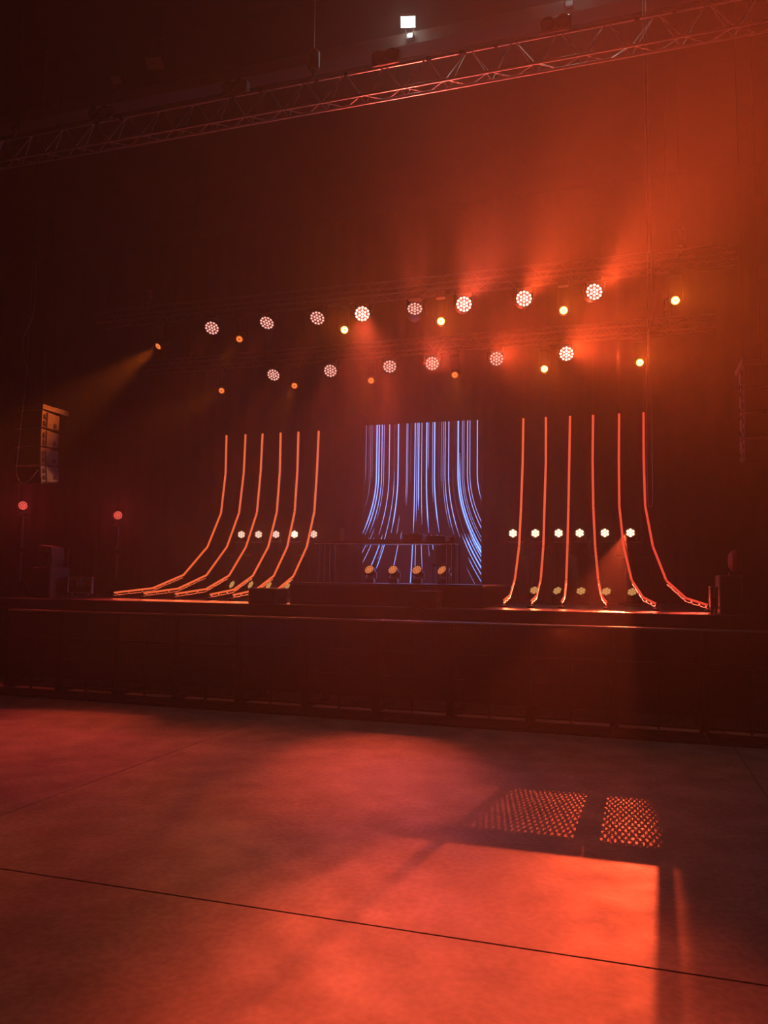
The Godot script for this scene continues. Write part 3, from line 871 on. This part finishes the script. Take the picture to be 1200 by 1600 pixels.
func table() -> void:
	var o := thing("dj_table", Vector3(-4.2, 1.66, -13.1), "long black performance table on slim legs in front of the screen", "table")
	box("table_top", Vector3(-5.35, 2.36, -13.6), Vector3(-2.83, 2.385, -12.95), M.black_paint, o, 0.004)
	box("apron", Vector3(-5.34, 2.385, -13.58), Vector3(-2.96, 2.46, -13.5), M.black_paint, o, 0.004)
	pipe("edge_bar", Vector3(-5.35, 2.352, -12.94), Vector3(-2.93, 2.352, -12.94), 0.008, M.alu, o)
	for x in [-5.3, -5.2, -2.93, -2.84]:
		for z in [-13.0, -13.55]:
			pipe("leg", Vector3(x, 1.665, z), Vector3(x, 2.36, z), 0.016, M.dark_metal, o)
	box("corner_block", Vector3(-2.87, 2.37, -13.0), Vector3(-2.79, 2.47, -12.94), M.case_red, o)
	var c := thing("media_player", Vector3(-3.75, 2.46, -13.25), "flat black player deck on the table, just left of the mixer", "audio player")
	box("body", Vector3(-3.72, 2.39, -13.4), Vector3(-3.38, 2.52, -13.02), M.speaker, c, 0.01)
	put("jog_wheel", cyl(0.1, 0.1, 0.02, 24), M.dark_metal, c, at(Vector3(-3.55, 2.53, -13.2)))
	for k in 3: put("knob", cyl(0.012, 0.01, 0.02, 10), M.steel, c, at(Vector3(-3.68 + k * 0.12, 2.53, -13.06)))
	var m := thing("mixer", Vector3(-3.1, 2.385, -13.2), "slim black mixer on the table near its right end", "audio mixer")
	box("body", Vector3(-3.32, 2.39, -13.4), Vector3(-2.98, 2.49, -13.05), M.black_paint, m, 0.008)
	for k in 4: put("knob", cyl(0.012, 0.01, 0.02, 10), M.steel, m, at(Vector3(-3.26 + k * 0.07, 2.5, -13.2)))
	for k in 3: box("fader", Vector3(-3.25 + k * 0.09, 2.49, -13.13), Vector3(-3.23 + k * 0.09, 2.505, -13.1), M.alu, m, 0.002)
	var l := thing("laptop_stand", Vector3(-5.0, 2.385, -13.2), "small slanted stand at the left end of the table", "laptop stand")
	bar("strut", Vector3(-5.1, 2.395, -13.1), Vector3(-4.98, 2.53, -13.2), 0.02, 0.02, M.dark_metal, l)
	bar("shelf", Vector3(-5.0, 2.53, -13.3), Vector3(-4.84, 2.54, -13.1), 0.22, 0.012, M.dark_metal, l)
	var ch := thing("chair", Vector3(-3.25, 1.66, -14.1), "black chair with a rounded back between the table and screen", "chair")
	var st := begin()
	var pts := []
	for k in 13:
		var a := PI * k / 12.0
		pts.append(Vector2(cos(a) * 0.19, 0.27 + sin(a) * 0.15))
	pts.append(Vector2(-0.17, -0.05))
	pts.append(Vector2(0.17, -0.05))
	var fr := []
	var bk := []
	for p in pts:
		fr.append(Vector3(p.x, p.y, 0.02))
		bk.append(Vector3(p.x, p.y, -0.02))
	face(st, fr, Vector3(0, 0.1, -1))
	face(st, bk, Vector3(0, 0.1, 1))
	for k in pts.size():
		var k2 := (k + 1) % pts.size()
		face(st, [fr[k], fr[k2], bk[k2], bk[k]], Vector3(0, 0.15, 0))
	put("backrest", finish(st), M.rubber, ch, at(Vector3(-3.25, 2.0, -14.3)))
	box("seat", Vector3(-3.45, 1.98, -14.28), Vector3(-3.05, 2.03, -13.9), M.rubber, ch, 0.015)
	for x in [-3.42, -3.08]:
		for z in [-14.26, -13.93]:
			pipe("leg", Vector3(x, 1.66, z), Vector3(x, 1.98, z), 0.012, M.dark_metal, ch)


func cabinet(p: Vector3, tilt: float, side: float, label: String, group: String) -> void:
	# one line-array box hung at p (top front corner, on the side that faces the stage); side is +1 when that is its right
	var o := thing("line_array_speaker", p, label, "speaker", group)
	var f := Transform3D(Basis(Vector3.RIGHT, tilt), p)
	var w := 0.56
	var h := 0.305
	var d := 0.43
	var mid := Vector3(-w / 2.0 * side, -h / 2.0, -d / 2.0)
	var st := begin()
	var c := []
	for x in [-w / 2.0, w / 2.0]:   # a wedge: taller in front than behind
		c.append([Vector3(x, h / 2.0, d / 2.0), Vector3(x, h / 2.0 - 0.03, -d / 2.0), Vector3(x, -h / 2.0 + 0.03, -d / 2.0), Vector3(x, -h / 2.0, d / 2.0)])
	face(st, c[0], Vector3.ZERO)
	face(st, c[1], Vector3.ZERO)
	for k in 4:
		var k2 := (k + 1) % 4
		face(st, [c[0][k], c[0][k2], c[1][k2], c[1][k]], Vector3.ZERO)
	if not cache.has("wedge"): cache["wedge"] = finish(st)
	var b := put("cabinet", cache["wedge"], M.speaker, o, f * at(mid))
	put("grille", cbox(Vector3(w - 0.03, h - 0.02, 0.02), 0.008), M.grille, b, f * at(mid + Vector3(0, 0, d / 2.0 + 0.008)))
	var sx := 0.003 * side
	for q in [[-0.075, -0.09], [-0.075, -0.205], [-0.34, -0.215]]:   # rigging pockets
		put("rigging_pocket", cbox(Vector3(0.012, 0.06, 0.06), 0.004), M.rubber, b, f * at(Vector3(sx, q[1], q[0])))
		put("pocket_lip", cbox(Vector3(0.02, 0.008, 0.066), 0.002), M.dark_metal, b, f * at(Vector3(sx, q[1] - 0.035, q[0])))
	put("rail", cbox(Vector3(0.014, h - 0.03, 0.02), 0.003), M.dark_metal, b, f * at(Vector3(sx, -h / 2.0, -0.125)))
	put("rail", cbox(Vector3(0.012, 0.014, d - 0.05), 0.003), M.dark_metal, b, f * at(Vector3(sx, -h + 0.012, -d / 2.0)))


func line_array(x: float, y: float, z: float, side: float, word: String) -> void:
	var t := thing("rigging_frame", Vector3(x, y + 0.1, z), "perforated steel rigging frame above the %s hung line of speakers" % word, "rigging frame")
	for s in [0.0, -0.52]:
		var rail := box("side_rail", Vector3(x + s * side - 0.012, y + 0.015, z - 0.66), Vector3(x + s * side + 0.012, y + 0.105, z + 0.01), M.speaker, t)
		for k in 9:
			put("pin_hole", cbox(Vector3(0.028, 0.022, 0.022), 0.003), M.rubber, rail, at(Vector3(x + s * side, y + 0.078, z - 0.1 - k * 0.055)))
	for zz in [-0.05, -0.6]:
		box("cross_tube", Vector3(minf(x, x - 0.52 * side), y + 0.03, z + zz - 0.02), Vector3(maxf(x, x - 0.52 * side), y + 0.08, z + zz + 0.02), M.dark_metal, t)
	pipe("chain", Vector3(x - 0.26 * side, y + 0.08, z - 0.3), Vector3(x - 0.26 * side, 11.2, z - 0.3), 0.009, M.dark_metal, t, 6)
	pipe("chain", Vector3(x - 0.02 * side, y + 0.1, z - 0.05), Vector3(x - 0.02 * side, 11.2, z - 0.05), 0.006, M.dark_metal, t, 6)
	var p := Vector3(x, y, z)
	var tilts := [0.0, 0.02, 0.06, 0.14]
	var names := ["topmost", "second from top", "third from top", "bottom"]
	for k in 4:
		cabinet(p, tilts[k], side, "%s black line array speaker hung %s of the stage" % [names[k], word], "hung speakers at the %s" % word)
		p += Basis(Vector3.RIGHT, tilts[k]) * Vector3(0, -0.325, 0)


func speakers() -> void:
	line_array(-9.66, 4.58, -10.9, 1.0, "left")
	line_array(1.48, 4.58, -10.9, -1.0, "right")
	# a stack on the deck at the left: a box with a smaller monitor on it
	var a := thing("subwoofer", Vector3(-9.92, DECK, -11.5), "tall dark speaker box on the left end of the stage", "speaker")
	box("cabinet", Vector3(-10.14, DECK, -11.9), Vector3(-9.74, 1.865, -11.4), M.speaker, a, 0.012)
	box("grille", Vector3(-10.12, DECK + 0.02, -11.4), Vector3(-9.76, 1.845, -11.385), M.grille, a, 0.004)
	var b := thing("monitor_speaker", Vector3(-9.95, 1.865, -11.5), "smaller dark speaker with a cut corner on top of the left speaker box", "speaker")
	var st := begin()
	var prof := [Vector2(-0.16, 0), Vector2(0.12, 0), Vector2(0.16, 0.14), Vector2(0.12, 0.36), Vector2(-0.16, 0.40)]
	var f0 := []
	var f1 := []
	for p in prof:
		f0.append(Vector3(p.x, p.y, 0.16))
		f1.append(Vector3(p.x, p.y, -0.16))
	face(st, f0, Vector3(0, 0.2, 0))
	face(st, f1, Vector3(0, 0.2, 0))
	for k in 5: face(st, [f0[k], f0[(k + 1) % 5], f1[(k + 1) % 5], f1[k]], Vector3(0, 0.2, 0))
	put("cabinet", finish(st), M.speaker, b, at(Vector3(-9.93, 1.866, -11.62)))
	put("woofer", lathe("woofer", [Vector2(0.11, 0), Vector2(0.11, 0.012), Vector2(0.09, 0.012), Vector2(0.04, -0.0), Vector2(0, 0.006)], 20), M.grille, b, Transform3D(Basis(Vector3.RIGHT, PI / 2), Vector3(-9.96, 2.03, -11.455)))
	var pole := thing("stand_pole", Vector3(-9.755, 1.865, -11.86), "slim reddish pole with a wider collar beside the small left speaker", "pole")
	pipe("tube", Vector3(-9.755, 1.866, -11.86), Vector3(-9.755, 2.1, -11.86), 0.011, M.case_red, pole)
	put("collar", cyl(0.018, 0.022, 0.06, 12), M.case_red, pole, at(Vector3(-9.755, 2.12, -11.86)))
	pipe("tip", Vector3(-9.755, 2.15, -11.86), Vector3(-9.755, 2.23, -11.86), 0.012, M.case_red, pole)
	# at the right: a speaker box with a round-backed lamp on it
	var c := thing("subwoofer", Vector3(1.36, DECK, -11.35), "dark speaker box on the right end of the stage", "speaker")
	box("cabinet", Vector3(1.17, DECK, -11.75), Vector3(1.455, 1.84, -11.3), M.speaker, c, 0.012)
	box("grille", Vector3(1.185, DECK + 0.02, -11.3), Vector3(1.44, 1.825, -11.285), M.grille, c, 0.004)
	var e := thing("follow_lamp", Vector3(1.36, 1.84, -11.55), "unlit half round lamp housing on top of the right speaker box", "stage light")
	put("shell", lathe("shell", [Vector2(0, 0.0), Vector2(0.09, 0.012), Vector2(0.14, 0.045), Vector2(0.16, 0.085), Vector2(0.16, 0.1), Vector2(0, 0.1)], 20), M.case_red, e, Transform3D(Basis(Vector3.FORWARD, PI / 2), Vector3(1.32, 2.035, -11.6)))
	box("foot", Vector3(1.33, 1.842, -11.66), Vector3(1.47, 1.88, -11.54), M.black, e)


func flight_case(lo: Vector3, hi: Vector3, label: String, skin: Material, upright: bool, turn := 0.0) -> void:
	var o := thing("flight_case", Vector3((lo.x + hi.x) / 2.0, DECK, (lo.z + hi.z) / 2.0), label, "flight case")
	box("body", lo, hi, skin, o, 0.004)
	var e := 0.011
	var sz := hi - lo
	for y in [lo.y, hi.y]:
		for z in [lo.z, hi.z]: box("edge_trim", Vector3(lo.x, y - e, z - e), Vector3(hi.x, y + e, z + e), M.alu, o, 0.003)
		for x in [lo.x, hi.x]: box("edge_trim", Vector3(x - e, y - e, lo.z), Vector3(x + e, y + e, hi.z), M.alu, o, 0.003)
	for x in [lo.x, hi.x]:
		for z in [lo.z, hi.z]: box("edge_trim", Vector3(x - e, lo.y, z - e), Vector3(x + e, hi.y, z + e), M.alu, o, 0.003)
		for y in [lo.y, hi.y]: put("ball_corner", lathe("ball", [Vector2(0, -0.02), Vector2(0.014, -0.014), Vector2(0.02, 0), Vector2(0.014, 0.014), Vector2(0, 0.02)], 12), M.alu, o, at(Vector3(x, y, hi.z)))
	if not upright:
		for u in [0.22, 0.78]:   # recessed handles
			var c: Vector3 = Vector3(lo.x + sz.x * u, lo.y + sz.y * 0.68, hi.z + 0.004)
			for s in [-1.0, 1.0]:
				box("handle_dish", c + Vector3(-0.068, s * 0.045 - 0.005, -0.004), c + Vector3(0.068, s * 0.045 + 0.005, 0.006), M.alu, o, 0.002)
				box("handle_dish", c + Vector3(s * 0.063 - 0.005, -0.045, -0.004), c + Vector3(s * 0.063 + 0.005, 0.045, 0.006), M.alu, o, 0.002)
			box("handle", c + Vector3(-0.04, -0.018, 0.0), c + Vector3(0.04, 0.012, 0.014), M.case_red, o, 0.004)
		var m := Vector3((lo.x + hi.x) / 2.0, lo.y + sz.y * 0.72, hi.z + 0.004)
		box("latch_plate", m + Vector3(-0.045, -0.075, -0.003), m + Vector3(0.045, 0.075, 0.004), M.alu, o, 0.002)
		box("latch_dish", m + Vector3(-0.034, -0.06, 0.0), m + Vector3(0.034, 0.08, 0.006), M.case_black, o, 0.002)
		box("latch", m + Vector3(-0.012, -0.02, 0.004), m + Vector3(0.012, 0.07, 0.016), M.alu, o, 0.003)
	else:
		for v in [0.62, 0.84]:
			box("latch_plate", Vector3(lo.x + sz.x * 0.25, lo.y + sz.y * v - 0.03, hi.z), Vector3(lo.x + sz.x * 0.75, lo.y + sz.y * v + 0.03, hi.z + 0.008), M.alu, o, 0.002)
	for u in [0.15, 0.85]:
		for z in [lo.z + 0.06, hi.z - 0.06]:
			var x: float = lo.x + sz.x * u
			put("caster_fork", cbox(Vector3(0.035, 0.05, 0.03), 0.004), M.alu, o, at(Vector3(x, lo.y - 0.03, z)))
			put("caster_wheel", cyl(0.026, 0.026, 0.018, 14), M.rubber, o, Transform3D(Basis(Vector3.FORWARD, PI / 2), Vector3(x, DECK + 0.027, z)))
	o.rotation.y = turn


func cases() -> void:
	flight_case(Vector3(-9.68, 1.415, -12.05), Vector3(-9.28, 1.685, -11.72), "black flight case with metal edges and two handles at the left of the stage", M.case_black, false, 0.6)
	flight_case(Vector3(1.05, 1.41, -11.25), Vector3(1.13, 1.675, -11.12), "narrow red flight case standing beside the right speaker box", M.case_red, true)


func ceiling_things() -> void:
	var lit := glow(Color(0.92, 1.0, 0.9), 6.0)
	for q in [[-3.11, "bright white floodlight shining under the roof above the front truss"], [-0.7, "second floodlight under the roof, near the top edge at the right"]]:
		var x: float = q[0]
		var p := Vector3(x, 10.29 if x < -2.0 else 10.62, -10.82)
		var o := thing("floodlight", p + Vector3(0, 0.12, -0.1), q[1], "floodlight")
		var d := Vector3(0.15, -0.74, 0.6).normalized()
		var f := Transform3D(aimed(d), p)
		put("housing", cbox(Vector3(0.25, 0.05, 0.18), 0.01), M.dark_metal, o, f * at(Vector3(0, -0.03, 0)))
		put("lamp_face", cbox(Vector3(0.22, 0.008, 0.15), 0.003), lit, o, f)
		for s in [-0.06, 0.06]: pipe("bracket", p + Vector3(s, -0.02, -0.05), Vector3(p.x + s, 10.14, -10.97), 0.008, M.black, o)
		box("driver_box", Vector3(p.x - 0.05, 10.08, -10.98), Vector3(p.x + 0.06, 10.16, -10.9), M.alu, o)
		spot(o, p + d * 0.06, d, Color(0.92, 1.0, 0.9), 1.2, 60.0, 1.0, 0.08)
		omni(o, p + Vector3(0.0, -0.1, -0.06), Color(0.95, 1.0, 0.92), 0.04, 0.05)
	for q in [[Vector3(-7.61, 10.48, -10.8), 0.32, "larger pale unlit ceiling lamp panel at the upper left"], [Vector3(-8.37, 10.32, -10.8), 0.2, "smaller pale unlit ceiling lamp panel at the upper left"]]:
		var p: Vector3 = q[0]
		var s: float = q[1]
		var o := thing("ceiling_lamp", p, q[2], "ceiling lamp")
		var f := Transform3D(aimed(Vector3(0.1, -0.75, 0.65)), p)
		put("frame", cbox(Vector3(s, 0.05, s * 0.7), 0.01), M.dark_metal, o, f * at(Vector3(0, -0.03, 0)))
		put("panel", cbox(Vector3(s * 0.92, 0.01, s * 0.62), 0.003), M.off_glass, o, f)
		pipe("hanger", p + Vector3(-s * 0.3, 0.02, -0.03), Vector3(p.x - s * 0.3, 11.2, p.z - 0.03), 0.008, M.black, o)
		pipe("hanger", p + Vector3(s * 0.3, 0.02, -0.03), Vector3(p.x + s * 0.3, 11.2, p.z - 0.03), 0.008, M.black, o)


func cables() -> void:
	var set_ := [
		["hoist_chain", [Vector3(0.30, 11.2, -10.5), Vector3(0.31, 5.85, -10.5), Vector3(0.27, 3.97, -10.5), Vector3(0.268, 2.85, -10.5), Vector3(0.30, 2.70, -10.5), Vector3(0.33, 2.85, -10.5), Vector3(0.33, 3.97, -10.5), Vector3(0.31, 4.9, -10.5), Vector3(0.38, 5.4, -10.5), Vector3(0.36, 6.2, -10.5), Vector3(0.34, 11.2, -10.5)], 0.006, "thin hanging chain looping down beside the rightmost light rod", "chain"],
		["hanging_cable", [Vector3(-9.6, 11.2, -10.5), Vector3(-9.6, 7.2, -10.5), Vector3(-9.6, 6.2, -10.5), Vector3(-9.77, 5.78, -10.5), Vector3(-9.75, 5.44, -10.5), Vector3(-9.64, 5.1, -10.5)], 0.008, "pale cable hanging in a bend above the left hung speakers", "cable"],
		["hanging_cable", [Vector3(-9.68, 11.2, -10.55), Vector3(-9.72, 5.4, -10.55), Vector3(-9.75, 4.67, -10.55), Vector3(-9.80, 3.9, -10.55), Vector3(-9.82, 3.45, -10.55), Vector3(-9.72, 3.27, -10.56), Vector3(-9.6, 3.3, -10.6), Vector3(-9.56, 3.5, -10.75)], 0.006, "dark cable looping in front of the left hung speakers", "cable"]]
	for q in set_:
		tag(put(q[0], cable_mesh(q[1], q[2]), M.steel, self, at(Vector3.ZERO)), q[3], q[4])
